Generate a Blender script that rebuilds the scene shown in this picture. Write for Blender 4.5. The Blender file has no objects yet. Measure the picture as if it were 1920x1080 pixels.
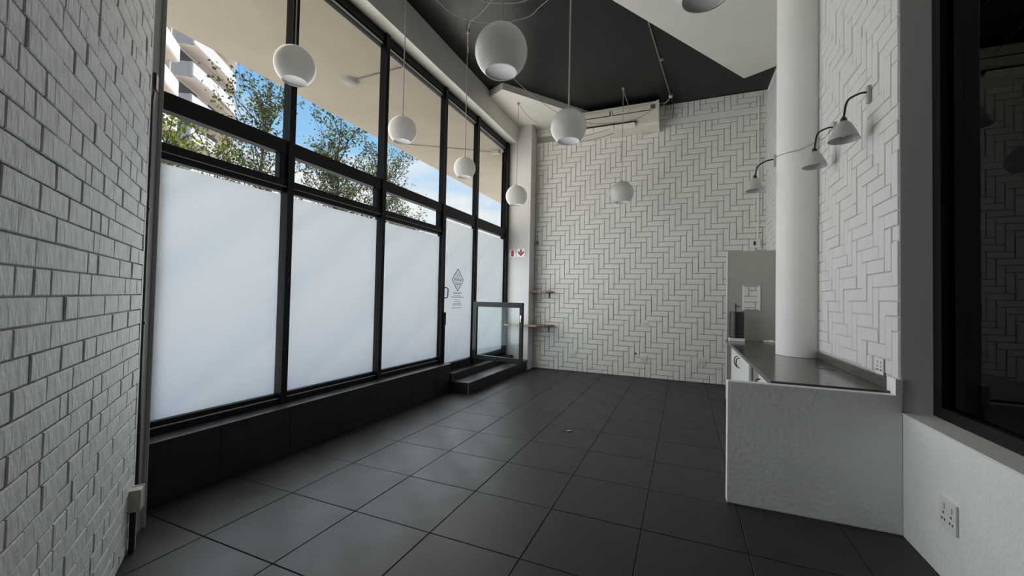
import bpy, bmesh, math, random
from mathutils import Vector, Matrix

S = bpy.context.scene
COL = S.collection
random.seed(7)

# ------------------------------------------------------------------ camera
cam_data = bpy.data.cameras.new("camera")
cam_data.sensor_width = 36.0
cam_data.lens = 14.2865
cam_data.clip_start = 0.02
cam_data.clip_end = 500
cam = bpy.data.objects.new("camera", cam_data)
COL.objects.link(cam)
R_, U_, F_ = Vector((0.9207, 0.3896, 0.0207)), Vector((-0.0096, -0.0302, 0.9995)), Vector((-0.3901, 0.9205, 0.0241))
CAM = Vector((0, 0, 1.4654))
m = Matrix.Identity(4)
for i in range(3):
    m[i][0], m[i][1], m[i][2], m[i][3] = R_[i], U_[i], -F_[i], CAM[i]
cam.matrix_world = m
S.camera = cam

# ------------------------------------------------------------------ view, world, sun, daylight
S.view_settings.view_transform = 'Standard'
S.view_settings.look = 'None'
S.view_settings.gamma = 1.0
S.view_settings.exposure = 0.0
S.view_settings.use_curve_mapping = False
S.cycles.max_bounces = 10
S.cycles.diffuse_bounces = 6
S.cycles.glossy_bounces = 4
S.cycles.transmission_bounces = 6
S.cycles.transparent_max_bounces = 12
S.cycles.caustics_reflective = False
S.cycles.caustics_refractive = False
S.cycles.sample_clamp_indirect = 4.0

SKY_STRENGTH = 1.0
SUN_STRENGTH = 7.2
FILL_LOW = 19.0      # watts of added fill light per frosted bay
FILL_HIGH = 12.0     # watts of added fill light per clear upper bay

w = bpy.data.worlds.new("sky")
S.world = w
w.use_nodes = True
nt = w.node_tree
nt.nodes.clear()
def N(tree, t, **k):
    n = tree.nodes.new(t)
    for a, b in k.items():
        setattr(n, a, b)
    return n
out = N(nt, 'ShaderNodeOutputWorld')
bg = N(nt, 'ShaderNodeBackground')
bg.inputs['Strength'].default_value = SKY_STRENGTH
tc = N(nt, 'ShaderNodeTexCoord')
sep = N(nt, 'ShaderNodeSeparateXYZ')
nt.links.new(tc.outputs['Generated'], sep.inputs[0])
ramp = N(nt, 'ShaderNodeValToRGB')
ramp.color_ramp.elements[0].position = 0.0
ramp.color_ramp.elements[0].color = (0.62, 0.78, 0.92, 1)
ramp.color_ramp.elements[1].position = 0.75
ramp.color_ramp.elements[1].color = (0.10, 0.30, 0.72, 1)
e = ramp.color_ramp.elements.new(0.30); e.color = (0.36, 0.66, 0.95, 1)
e = ramp.color_ramp.elements.new(0.45); e.color = (0.21, 0.50, 0.88, 1)
nt.links.new(sep.outputs['Z'], ramp.inputs[0])
mp = N(nt, 'ShaderNodeMapping'); mp.inputs['Scale'].default_value = (2.2, 2.2, 6.0)
nt.links.new(tc.outputs['Generated'], mp.inputs[0])
noi = N(nt, 'ShaderNodeTexNoise'); noi.inputs['Scale'].default_value = 2.4; noi.inputs['Detail'].default_value = 6
nt.links.new(mp.outputs[0], noi.inputs[0])
low = N(nt, 'ShaderNodeMapRange'); low.inputs['From Min'].default_value = 0.20; low.inputs['From Max'].default_value = 0.42
low.inputs['To Min'].default_value = 0.62; low.inputs['To Max'].default_value = 0.0
nt.links.new(sep.outputs['Z'], low.inputs['Value'])
add = N(nt, 'ShaderNodeMath', operation='ADD')
nt.links.new(noi.outputs['Fac'], add.inputs[0]); nt.links.new(low.outputs[0], add.inputs[1])
cl = N(nt, 'ShaderNodeMapRange'); cl.inputs['From Min'].default_value = 0.74; cl.inputs['From Max'].default_value = 1.05
nt.links.new(add.outputs[0], cl.inputs['Value'])
mix = N(nt, 'ShaderNodeMixRGB')
mix.inputs[2].default_value = (0.92, 0.95, 0.97, 1)
nt.links.new(cl.outputs[0], mix.inputs[0]); nt.links.new(ramp.outputs[0], mix.inputs[1])
nt.links.new(mix.outputs[0], bg.inputs[0]); nt.links.new(bg.outputs[0], out.inputs[0])

sd = bpy.data.lights.new("sun", 'SUN'); sd.energy = SUN_STRENGTH; sd.angle = 0.009; sd.color = (1.0, 0.95, 0.88)
so = bpy.data.objects.new("sun", sd); COL.objects.link(so)
so.location = (2, 6, 12)
so.rotation_euler = Vector((-0.20, 0.60, 0.78)).to_track_quat('Z', 'Y').to_euler()

BAYS = [(1.55, 2.68), (2.68, 3.965), (3.965, 5.33), (5.33, 6.41), (6.41, 7.72)]
def daylight_fill(name, y0, y1, z0, z1, watts, color):  # unseen area lights added inside the glazing to brighten the room
    d = bpy.data.lights.new(name, 'AREA'); d.shape = 'RECTANGLE'
    d.size = z1 - z0; d.size_y = y1 - y0; d.energy = watts; d.color = color
    o = bpy.data.objects.new(name, d); COL.objects.link(o)
    o.location = (-3.43, (y0 + y1) / 2, (z0 + z1) / 2)
    o.rotation_euler = (0, -math.pi / 2, 0)
    return o
for (a, b) in BAYS:
    daylight_fill("daylight_fill", a + .05, b - .05, 0.55, 2.38, FILL_LOW * (b - a) / 1.3, (0.90, 0.96, 1.0))
    daylight_fill("daylight_fill", a + .05, b - .05, 2.92, 4.45, FILL_HIGH * (b - a) / 1.3, (1.0, 0.95, 0.86))

# ------------------------------------------------------------------ materials
def mat(name, color, rough=0.6, metal=0.0, spec=0.5, noise=0.0, nscale=8.0, ncol=None, bump=0.0, bscale=60.0, bstretch=None, bdist=0.004,
        coords='Object', detail=5, rnd=0.0, rvar=0.0):
    M = bpy.data.materials.new(name); M.use_nodes = True
    t = M.node_tree; b = t.nodes['Principled BSDF']
    c = tuple(color) + (1,)
    b.inputs['Base Color'].default_value = c
    b.inputs['Roughness'].default_value = rough
    b.inputs['Metallic'].default_value = metal
    b.inputs['Specular IOR Level'].default_value = spec
    if noise or bump or rnd:
        tcn = N(t, 'ShaderNodeTexCoord')
    if noise:
        nn = N(t, 'ShaderNodeTexNoise'); nn.inputs['Scale'].default_value = nscale; nn.inputs['Detail'].default_value = detail
        t.links.new(tcn.outputs[coords], nn.inputs[0])
        mr = N(t, 'ShaderNodeMapRange'); mr.inputs['From Min'].default_value = .3; mr.inputs['From Max'].default_value = .7
        t.links.new(nn.outputs['Fac'], mr.inputs['Value'])
        mx = N(t, 'ShaderNodeMixRGB')
        c2 = ncol if ncol else tuple(x * (1 - noise) for x in color)
        mx.inputs[1].default_value = c; mx.inputs[2].default_value = tuple(c2) + (1,)
        t.links.new(mr.outputs[0], mx.inputs[0])
        last = mx.outputs[0]
        if rnd:
            oi = N(t, 'ShaderNodeObjectInfo')
            hv = N(t, 'ShaderNodeHueSaturation')
            mv = N(t, 'ShaderNodeMapRange'); mv.inputs['To Min'].default_value = 1 - rnd; mv.inputs['To Max'].default_value = 1 + rnd
            t.links.new(oi.outputs['Random'], mv.inputs['Value']); t.links.new(mv.outputs[0], hv.inputs['Value'])
            t.links.new(last, hv.inputs['Color']); last = hv.outputs[0]
        t.links.new(last, b.inputs['Base Color'])
        if rvar:
            rr = N(t, 'ShaderNodeMapRange'); rr.inputs['To Min'].default_value = rough - rvar; rr.inputs['To Max'].default_value = rough + rvar
            t.links.new(mr.outputs[0], rr.inputs['Value']); t.links.new(rr.outputs[0], b.inputs['Roughness'])
    if bump:
        bn = N(t, 'ShaderNodeTexNoise'); bn.inputs['Scale'].default_value = bscale; bn.inputs['Detail'].default_value = 6
        src = tcn.outputs[coords]
        if bstretch:
            mpn = N(t, 'ShaderNodeMapping'); mpn.inputs['Scale'].default_value = bstretch
            t.links.new(src, mpn.inputs[0]); src = mpn.outputs[0]
        t.links.new(src, bn.inputs[0])
        bp = N(t, 'ShaderNodeBump'); bp.inputs['Strength'].default_value = bump; bp.inputs['Distance'].default_value = bdist
        t.links.new(bn.outputs['Fac'], bp.inputs['Height']); t.links.new(bp.outputs[0], b.inputs['Normal'])
    return M

M = {}
M['brick_left'] = mat('painted brick, rough', (.63, .645, .635), .75, noise=.22, nscale=14, bump=.7, bscale=38, bstretch=(1, 1, .45), bdist=.010, coords='Object')
M['mortar_left'] = mat('painted mortar', (.60, .61, .60), .8, noise=.25, nscale=20, bump=.6, bscale=60)
M['brick_back'] = mat('painted herringbone brick', (.78, .765, .72), .55, noise=.06, nscale=3, bump=.25, bscale=70, bdist=.002)
M['mortar_back'] = mat('joint with shade in paint', (.36, .345, .31), .85)  # white-painted joints coloured dark, with the shade between bricks put in
M['brick_right'] = mat('painted herringbone brick, thick paint', (.70, .695, .68), .55, noise=.05, nscale=3, bump=.4, bscale=45, bdist=.003)
M['mortar_right'] = mat('filled joint', (.50, .49, .47), .8)
M['plaster'] = mat('white plaster', (.84, .85, .845), .7, noise=.06, nscale=4, bump=.9, bscale=30, bdist=.007)
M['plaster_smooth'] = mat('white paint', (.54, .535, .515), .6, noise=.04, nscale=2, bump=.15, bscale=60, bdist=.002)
M['plaster_column'] = mat('column paint', (.82, .81, .78), .6, noise=.04, nscale=2.5, bump=.2, bscale=80, bdist=.002)
M['beam'] = mat('beam paint', (.70, .68, .63), .34, noise=.12, nscale=2.5, bump=.3, bscale=14, bdist=.004)
M['ceiling_black'] = mat('black ceiling paint', (.006, .006, .0065), .33, spec=.27, noise=.4, nscale=3, ncol=(.010, .010, .0105), bump=.35, bscale=22, bstretch=(6, 1, 1), bdist=.003, rvar=.06)
M['ceiling_white'] = mat('ceiling panel paint', (.68, .66, .60), .7, noise=.05, nscale=3, bump=.2, bscale=90, bdist=.001)
M['tile'] = mat('charcoal porcelain tile', (.025, .025, .026), .46, spec=.2, noise=.4, nscale=3.2, ncol=(.038, .038, .038), bump=.18, bscale=30, bdist=.002, rnd=.10, rvar=.07, coords='Object')
M['tile_step'] = mat('charcoal cladding tile', (.013, .013, .014), .38, spec=.4, noise=.3, nscale=5, ncol=(.019, .019, .020), bump=.1, bscale=40, bdist=.001, rvar=.06)
M['grout'] = mat('dark grout', (.012, .012, .012), .9)
M['frame'] = mat('black aluminium', (.006, .006, .0065), .45, spec=.22)
M['frame_gate'] = mat('charcoal steel', (.014, .015, .016), .5, spec=.2)
M['alu'] = mat('brushed aluminium', (.55, .55, .55), .35, metal=1.0)
M['globe_disc'] = mat('opal diffuser', (.84, .81, .76), .5, spec=.3)
M['cord'] = mat('grey cord', (.30, .29, .27), .7)
M['cord_pipe'] = mat('grey conduit', (.14, .138, .13), .6)
M['cord_dark'] = mat('dark cord', (.05, .05, .05), .7)
M['ac'] = mat('aged white plastic', (.72, .68, .58), .45, noise=.06, nscale=3)
M['ac_dark'] = mat('dark gap', (.03, .028, .025), .7)
M['label_dark'] = mat('dark label', (.10, .08, .07), .5)
M['wood'] = mat('pine board', (.30, .20, .13), .6, noise=.45, nscale=7, ncol=(.19, .12, .075), bump=.2, bscale=20, bstretch=(1, 12, 12))
M['sign_white'] = mat('sign white', (.82, .80, .76), .4)
M['sign_red'] = mat('sign red', (.33, .012, .02), .45)
M['socket'] = mat('white socket plastic', (.75, .74, .70), .35)
M['hole'] = mat('socket hole', (.02, .02, .02), .6)
M['stone'] = mat('dark stone worktop', (.085, .078, .070), .16, spec=.55, noise=.35, nscale=14, ncol=(.055, .05, .046), rvar=.03)
M['partition'] = mat('grey painted board', (.40, .385, .345), .55, noise=.05, nscale=2)
M['cupboard'] = mat('white melamine', (.80, .80, .80), .35)
M['cupboard_grey'] = mat('grey carcass', (.25, .25, .24), .5)
M['black_plastic'] = mat('black plastic', (.012, .012, .012), .35)
M['shade'] = mat('enamel shade', (.46, .46, .43), .45)
M['shade_in'] = mat('shade inside', (.45, .45, .44), .6)
M['grey_frame'] = mat('grey painted reveal', (.74, .74, .73), .6, bump=.2, bscale=60, bdist=.002)
M['fin'] = mat('grey corner plaster', (.44, .44, .42), .7, bump=.3, bscale=40, bdist=.003)
M['return'] = mat('return with painted shadow', (.16, .16, .16), .8)  # dark tone holds the shadow around the pipe
M['frame_highlight'] = mat('painted frame highlight', (.42, .43, .45), .4)  # pale strips painting the highlight along the black frame edges
M['box_cream'] = mat('cream steel box', (.46, .43, .35), .5)
M['red_box'] = mat('dark red device', (.09, .012, .014), .4)
M['soffit'] = mat('beige soffit plaster', (.61, .53, .42), .8, noise=.10, nscale=1.3, bump=.4, bscale=8, bdist=.01)
M['pavement'] = mat('concrete pavement', (.74, .70, .635), .85, noise=.15, nscale=1.5)
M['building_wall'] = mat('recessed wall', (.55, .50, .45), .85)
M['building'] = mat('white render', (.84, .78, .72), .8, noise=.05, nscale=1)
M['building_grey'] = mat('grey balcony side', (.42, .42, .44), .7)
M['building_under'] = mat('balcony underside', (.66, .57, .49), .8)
M['glass_dark'] = mat('far window glass', (.05, .06, .07), .1)
M['bark'] = mat('bark', (.10, .085, .07), .9, noise=.3, nscale=10)
M['cloth'] = mat('white cloth', (.75, .75, .73), .85)
M['ink'] = mat('black vinyl print', (.02, .035, .032), .6)
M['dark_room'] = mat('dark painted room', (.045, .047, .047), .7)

def leaf_mat(name, c1, c2):
    Mx = bpy.data.materials.new(name); Mx.use_nodes = True
    t = Mx.node_tree; t.nodes.clear()
    o = N(t, 'ShaderNodeOutputMaterial'); mixs = N(t, 'ShaderNodeMixShader'); mixs.inputs[0].default_value = .35
    d = N(t, 'ShaderNodeBsdfDiffuse'); tr = N(t, 'ShaderNodeBsdfTranslucent')
    g = N(t, 'ShaderNodeNewGeometry'); r = N(t, 'ShaderNodeValToRGB')
    r.color_ramp.elements[0].color = c1 + (1,); r.color_ramp.elements[1].color = c2 + (1,)
    r.color_ramp.elements[0].position = .35; r.color_ramp.elements[1].position = .9
    t.links.new(g.outputs['Random Per Island'], r.inputs[0])
    t.links.new(r.outputs[0], d.inputs[0]); t.links.new(r.outputs[0], tr.inputs[0])
    t.links.new(d.outputs[0], mixs.inputs[1]); t.links.new(tr.outputs[0], mixs.inputs[2]); t.links.new(mixs.outputs[0], o.inputs[0])
    return Mx
M['leaf'] = leaf_mat('leaf', (.05, .07, .03), (.24, .27, .07))
M['leaf_yellow'] = leaf_mat('yellow green leaf', (.12, .17, .03), (.42, .46, .06))

def glass_mat(name, tint=(1, 1, 1), refl=1.0, rough=0.0, ior=1.45):
    Mx = bpy.data.materials.new(name); Mx.use_nodes = True
    t = Mx.node_tree; t.nodes.clear()
    o = N(t, 'ShaderNodeOutputMaterial'); mixs = N(t, 'ShaderNodeMixShader')
    tr = N(t, 'ShaderNodeBsdfTransparent'); tr.inputs[0].default_value = tuple(tint) + (1,)
    gl = N(t, 'ShaderNodeBsdfGlossy'); gl.inputs['Roughness'].default_value = rough
    # thin pane: both faces reflect like the outer one (the node inverts the index on back faces)
    fr = N(t, 'ShaderNodeFresnel'); ge = N(t, 'ShaderNodeNewGeometry')
    io = N(t, 'ShaderNodeMapRange'); io.inputs['To Min'].default_value = ior; io.inputs['To Max'].default_value = 1 / ior
    t.links.new(ge.outputs['Backfacing'], io.inputs['Value']); t.links.new(io.outputs[0], fr.inputs['IOR'])
    mu = N(t, 'ShaderNodeMath', operation='MULTIPLY'); mu.inputs[1].default_value = refl
    t.links.new(fr.outputs[0], mu.inputs[0]); t.links.new(mu.outputs[0], mixs.inputs[0])
    t.links.new(tr.outputs[0], mixs.inputs[1]); t.links.new(gl.outputs[0], mixs.inputs[2]); t.links.new(mixs.outputs[0], o.inputs[0])
    return Mx
M['glass'] = glass_mat('clear glass', (.985, .99, .99), .45)
M['glass_gate'] = glass_mat('gate glass', (.90, .95, .94), .6)
M['glass_tint'] = glass_mat('tinted glass', (.25, .28, .28), .5)

def opal_mat():
    Mx = bpy.data.materials.new('opal glass'); Mx.use_nodes = True
    t = Mx.node_tree; t.nodes.clear()
    o = N(t, 'ShaderNodeOutputMaterial'); m1 = N(t, 'ShaderNodeMixShader'); m1.inputs[0].default_value = .5
    d = N(t, 'ShaderNodeBsdfDiffuse'); d.inputs[0].default_value = (.88, .87, .85, 1)
    tr = N(t, 'ShaderNodeBsdfTranslucent'); tr.inputs[0].default_value = (.90, .89, .86, 1)
    m2 = N(t, 'ShaderNodeMixShader'); fr = N(t, 'ShaderNodeFresnel'); fr.inputs['IOR'].default_value = 1.4
    gl = N(t, 'ShaderNodeBsdfGlossy'); gl.inputs['Roughness'].default_value = .35
    t.links.new(d.outputs[0], m1.inputs[1]); t.links.new(tr.outputs[0], m1.inputs[2])
    t.links.new(fr.outputs[0], m2.inputs[0]); t.links.new(m1.outputs[0], m2.inputs[1]); t.links.new(gl.outputs[0], m2.inputs[2])
    t.links.new(m2.outputs[0], o.inputs[0])
    return Mx
M['globe'] = opal_mat()

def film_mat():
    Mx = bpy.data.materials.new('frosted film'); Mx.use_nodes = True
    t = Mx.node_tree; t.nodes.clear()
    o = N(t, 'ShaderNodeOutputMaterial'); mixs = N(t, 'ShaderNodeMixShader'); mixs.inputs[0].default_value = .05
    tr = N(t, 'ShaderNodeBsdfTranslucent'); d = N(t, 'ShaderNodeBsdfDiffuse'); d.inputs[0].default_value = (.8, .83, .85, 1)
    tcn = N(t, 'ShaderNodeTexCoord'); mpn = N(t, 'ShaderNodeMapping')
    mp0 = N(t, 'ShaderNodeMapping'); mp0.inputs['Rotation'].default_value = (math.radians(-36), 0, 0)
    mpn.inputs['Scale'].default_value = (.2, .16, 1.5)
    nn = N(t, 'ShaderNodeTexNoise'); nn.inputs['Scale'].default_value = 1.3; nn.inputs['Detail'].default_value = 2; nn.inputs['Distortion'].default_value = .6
    r = N(t, 'ShaderNodeValToRGB')  # pale diagonal bands put bright light streaks into the film colour
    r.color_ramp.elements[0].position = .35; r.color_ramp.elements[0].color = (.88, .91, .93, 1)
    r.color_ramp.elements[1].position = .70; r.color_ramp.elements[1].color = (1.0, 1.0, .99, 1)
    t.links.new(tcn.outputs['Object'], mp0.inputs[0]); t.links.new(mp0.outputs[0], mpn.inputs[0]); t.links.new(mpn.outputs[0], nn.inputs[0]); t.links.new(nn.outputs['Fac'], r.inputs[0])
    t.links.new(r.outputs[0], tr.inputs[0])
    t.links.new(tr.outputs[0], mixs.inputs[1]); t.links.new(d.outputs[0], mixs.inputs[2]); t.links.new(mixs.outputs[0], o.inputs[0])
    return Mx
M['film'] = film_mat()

# ------------------------------------------------------------------ mesh helpers
class MB:
    def __init__(s):
        s.v = []; s.f = []
    def box(s, x0, x1, y0, y1, z0, z1):
        b = len(s.v)
        s.v += [(x0, y0, z0), (x1, y0, z0), (x1, y1, z0), (x0, y1, z0), (x0, y0, z1), (x1, y0, z1), (x1, y1, z1), (x0, y1, z1)]
        s.f += [tuple(b + i for i in q) for q in ((0, 3, 2, 1), (4, 5, 6, 7), (0, 1, 5, 4), (1, 2, 6, 5), (2, 3, 7, 6), (3, 0, 4, 7))]
        return s
    def obox(s, o, ax, ay, az):
        """box from corner-centre o with half vectors ax, ay, az"""
        o, ax, ay, az = map(Vector, (o, ax, ay, az)); b = len(s.v)
        for sz in (-1, 1):
            for sx, sy in ((-1, -1), (1, -1), (1, 1), (-1, 1)):
                s.v.append(tuple(o + ax * sx + ay * sy + az * sz))
        s.f += [tuple(b + i for i in q) for q in ((0, 3, 2, 1), (4, 5, 6, 7), (0, 1, 5, 4), (1, 2, 6, 5), (2, 3, 7, 6), (3, 0, 4, 7))]
        return s
    def prism(s, pts, z0, z1):
        b = len(s.v); n = len(pts)
        s.v += [(p[0], p[1], z0) for p in pts] + [(p[0], p[1], z1) for p in pts]
        s.f.append(tuple(b + i for i in reversed(range(n)))); s.f.append(tuple(b + n + i for i in range(n)))
        for i in range(n):
            j = (i + 1) % n
            s.f.append((b + i, b + j, b + n + j, b + n + i))
        return s
    def tube(s, pts, r, n=8, taper=None, cap=True):
        pts = [Vector(p) for p in pts]; b0 = len(s.v); k = len(pts)
        prev = None
        for i, p in enumerate(pts):
            t = (pts[min(i + 1, k - 1)] - pts[max(i - 1, 0)]).normalized()
            if prev is None:
                a = t.cross(Vector((0, 0, 1)))
                if a.length < 1e-3: a = t.cross(Vector((1, 0, 0)))
                a.normalize()
            else:
                a = (prev - t * prev.dot(t)).normalized()
            prev = a; c = t.cross(a)
            rr = r if taper is None else r + (taper - r) * i / (k - 1)
            for j in range(n):
                g = 2 * math.pi * j / n
                s.v.append(tuple(p + a * (rr * math.cos(g)) + c * (rr * math.sin(g))))
        for i in range(k - 1):
            for j in range(n):
                j2 = (j + 1) % n
                s.f.append((b0 + i * n + j, b0 + i * n + j2, b0 + (i + 1) * n + j2, b0 + (i + 1) * n + j))
        if cap:
            s.f.append(tuple(b0 + j for j in reversed(range(n)))); s.f.append(tuple(b0 + (k - 1) * n + j for j in range(n)))
        return s
    def lathe(s, prof, c=(0, 0, 0), n=32, close_top=True, close_bot=True):
        """prof: list of (radius, z) from bottom to top"""
        b0 = len(s.v)
        for r, z in prof:
            for j in range(n):
                g = 2 * math.pi * j / n
                s.v.append((c[0] + r * math.cos(g), c[1] + r * math.sin(g), c[2] + z))
        for i in range(len(prof) - 1):
            for j in range(n):
                j2 = (j + 1) % n
                s.f.append((b0 + i * n + j, b0 + i * n + j2, b0 + (i + 1) * n + j2, b0 + (i + 1) * n + j))
        if close_bot: s.f.append(tuple(b0 + j for j in reversed(range(n))))
        if close_top: s.f.append(tuple(b0 + (len(prof) - 1) * n + j for j in range(n)))
        return s
    def quad(s, a, b, c, d):
        k = len(s.v); s.v += [tuple(a), tuple(b), tuple(c), tuple(d)]; s.f.append((k, k + 1, k + 2, k + 3)); return s
    def mesh(s, name, m, smooth=False):
        me = bpy.data.meshes.new(name); me.from_pydata(s.v, [], s.f)
        if m: me.materials.append(m)
        if smooth:
            me.polygons.foreach_set('use_smooth', [True] * len(me.polygons))
        me.update()
        return me
    def build(s, name, m, parent=None, smooth=False, bevel=0.0, loc=None):
        me = s.mesh(name, m, smooth)
        if bevel:
            bm = bmesh.new(); bm.from_mesh(me)
            bmesh.ops.bevel(bm, geom=bm.edges[:], offset=bevel, segments=2, profile=.6, affect='EDGES', clamp_overlap=True)
            bm.to_mesh(me); bm.free()
        o = bpy.data.objects.new(name, me); COL.objects.link(o)
        if loc: o.location = loc
        if parent: o.parent = parent
        return o

def smooth_by_angle(o, ang=40):
    me = o.data
    bm = bmesh.new(); bm.from_mesh(me)
    for f in bm.faces: f.smooth = True
    for e in bm.edges:
        if len(e.link_faces) == 2 and e.calc_face_angle(0) > math.radians(ang): e.smooth = False
    bm.to_mesh(me); bm.free()
    return o

def tag(o, label, cat, group=None, kind=None):
    o['label'] = label; o['category'] = cat
    if group: o['group'] = group
    if kind: o['kind'] = kind
    return o
def empty(name, label, cat, loc=(0, 0, 0), group=None, kind=None):
    o = bpy.data.objects.new(name, None); COL.objects.link(o); o.location = loc; o.empty_display_size = .1
    return tag(o, label, cat, group, kind)
def add(parent, name, mb, m, **k):
    """child whose mesh is given in world coordinates, parent being an unrotated empty"""
    o = mb.build(name, m, None, **k)
    me = o.data; L = Vector(parent.matrix_world.translation if parent.parent else parent.location)
    if parent.parent: L = Vector(parent.location) + Vector(parent.parent.location)
    me.transform(Matrix.Translation(-L)); o.parent = parent
    return o

# ------------------------------------------------------------------ floor
TX, TY, TS = -2.637, 1.565, 0.6
floor = MB().box(-3.6, 1.55, -1.9, 8.4, -0.12, -0.006).build('floor', M['grout'])
tag(floor, 'dark charcoal tiled floor of the empty shop', 'floor', kind='structure')
tm = {}
def tile_mesh(wx, wy, m, h=.012, j=.002, bv=.003, key='t'):
    k = (key, round(wx, 4), round(wy, 4))
    if k not in tm:
        mb = MB(); b = j
        x0, x1, y0, y1 = j, wx - j, j, wy - j
        base = [(x0, y0, -h), (x1, y0, -h), (x1, y1, -h), (x0, y1, -h)]
        sh = [(x0, y0, -bv), (x1, y0, -bv), (x1, y1, -bv), (x0, y1, -bv)]
        top = [(x0 + bv, y0 + bv, 0), (x1 - bv, y0 + bv, 0), (x1 - bv, y1 - bv, 0), (x0 + bv, y1 - bv, 0)]
        mb.v = base + sh + top
        for l in (0, 4):
            for i in range(4):
                q = (i + 1) % 4
                mb.f.append((l + i, l + q, l + 4 + q, l + 4 + i))
        mb.f.append((8, 9, 10, 11))
        tm[k] = mb.mesh('tile', m)
    return tm[k]
for i in range(-2, 8):
    for jx in range(-6, 12):
        x0, x1 = max(TX + TS * i, -3.3), min(TX + TS * (i + 1), 1.3)
        y0, y1 = max(TY + TS * jx, -1.6), min(TY + TS * (jx + 1), 8.13)
        if x1 - x0 < .02 or y1 - y0 < .02: continue
        # only inside the room (the slanted brick wall cuts the corner off)
        if ((x1 + 2.93) * .566 + (y1 - 1.343) * .824) < -.05: continue
        o = bpy.data.objects.new('floor_tile', tile_mesh(x1 - x0, y1 - y0, M['tile'])); COL.objects.link(o)
        o.location = (x0, y0, random.uniform(-.0006, .0006)); o.parent = floor

# ------------------------------------------------------------------ brick walls
def pillow(a0, a1, b0, b1, depth, inset):
    """brick in the plane (a right, b up) standing proud by depth along +c"""
    v = [(a0, b0, 0), (a1, b0, 0), (a1, b1, 0), (a0, b1, 0)]
    d1 = depth * .62
    v += [(a0, b0, d1), (a1, b0, d1), (a1, b1, d1), (a0, b1, d1)]
    v += [(a0 + inset, b0 + inset, depth), (a1 - inset, b0 + inset, depth), (a1 - inset, b1 - inset, depth), (a0 + inset, b1 - inset, depth)]
    f = []
    for l in (0, 4):
        for i in range(4):
            q = (i + 1) % 4
            f.append((l + i, l + q, l + 4 + q, l + 4 + i))
    f.append((8, 9, 10, 11))
    return v, f
def in_view(p, mx=1.0):
    d = Vector(p) - CAM; z = d.dot(F_)
    if z < .1: return False
    return abs(d.dot(R_) / z) < 1.26 * mx and abs(d.dot(U_) / z) < .709 * mx
def lay_bricks(parent, rects, to_world, m, depth, inset, gap, rough=.0, tilt=.0, limit=300, name='brick', seed=1):
    rnd = random.Random(seed)
    items = []
    for (a0, a1, b0, b1) in rects:
        p = to_world(((a0 + a1) / 2, (b0 + b1) / 2, 0))
        if not in_view(p, 1.14): continue
        items.append(((Vector(p) - CAM).length / math.sqrt((a1 - a0) * (b1 - b0)), (a0, a1, b0, b1)))
    items.sort(key=lambda x: x[0])
    stuff = MB()
    for n, (_, (a0, a1, b0, b1)) in enumerate(items):
        a0 += gap; a1 -= gap; b0 += gap; b1 -= gap
        if a1 - a0 < .012 or b1 - b0 < .012: continue
        dz = depth * (1 + rnd.uniform(-rough, rough))
        v, f = pillow(a0, a1, b0, b1, dz, inset)
        ta, tb = rnd.uniform(-tilt, tilt), rnd.uniform(-tilt, tilt)
        ca, cb = (a0 + a1) / 2, (b0 + b1) / 2
        v = [(x, y, z + (ta * (x - ca) + tb * (y - cb) if z > 0 else 0)) for x, y, z in v]
        if n < limit:
            o3 = Vector(to_world((ca, cb, 0)))
            mb = MB(); mb.v = [tuple(Vector(to_world(q)) - o3) for q in v]; mb.f = f
            o = mb.build(name, m, parent); o.location = o3 - Vector(parent.location)
        else:
            b = len(stuff.v); stuff.v += [tuple(Vector(to_world(q)) - Vector(parent.location)) for q in v]; stuff.f += [tuple(b + i for i in q) for q in f]
    if stuff.v:
        o = stuff.build('brickwork', m, parent); o['kind'] = 'stuff'

# slanted wall beside the camera
P0 = Vector((-2.93, 1.343, 0)); DL = Vector((-.8243, .5662, 0)); NL = Vector((.5662, .8243, 0))
def wl(q): return tuple(P0 + DL * q[0] + Vector((0, 0, q[1])) + NL * q[2])
wall_left = MB().prism([(P0 + DL * -5.15)[:2], P0[:2], (P0 - NL * .25 )[:2], (P0 - NL * .25 + DL * -5.15)[:2]], 0, 5.25)
wall_left.v = [tuple(Vector(v) - NL * .007) for v in wall_left.v]
wall_left = tag(wall_left.build('wall_left', M['mortar_left']), 'slanted white painted brick wall close beside the viewer', 'wall', kind='structure')
rects = []
for k in range(-18, 30):
    b0 = 1.4394 + .0858 * k
    if b0 < -.08 or b0 > 4.2: continue
    off = 0 if k % 2 == 0 else .114
    jt = [-1.507 + off + .228 * i + random.uniform(-.012, .012) for i in range(-5, 10)]
    for a0, a1 in zip(jt[:-1], jt[1:]):
        a1 = min(a1, .008)
        if a1 - a0 < .03: continue
        if a0 < -2.1: continue
        if a1 - a0 > .2 and random.random() < .38:
            c_ = a0 + (a1 - a0) * random.choice((.3, .36, .5, .62, .7))
            rects.append((a0, c_ + .0012, max(b0, .002), b0 + .0858)); rects.append((c_ - .0012, a1, max(b0, .002), b0 + .0858))
        else:
            rects.append((a0, a1, max(b0, .002), b0 + .0858))
lay_bricks(wall_left, rects, wl, M['brick_left'], .0075, .0030, .0028, rough=.4, tilt=.013, limit=300, seed=3)
MB().prism([(P0 + NL * .008 + DL * -.02)[:2], (P0 + NL * .008 + DL * .015)[:2], (P0 - NL * .2 + DL * .015)[:2], (P0 - NL * .2 + DL * -.02)[:2]], 0, 5.1).build('brick_end', M['mortar_left'], wall_left)

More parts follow.
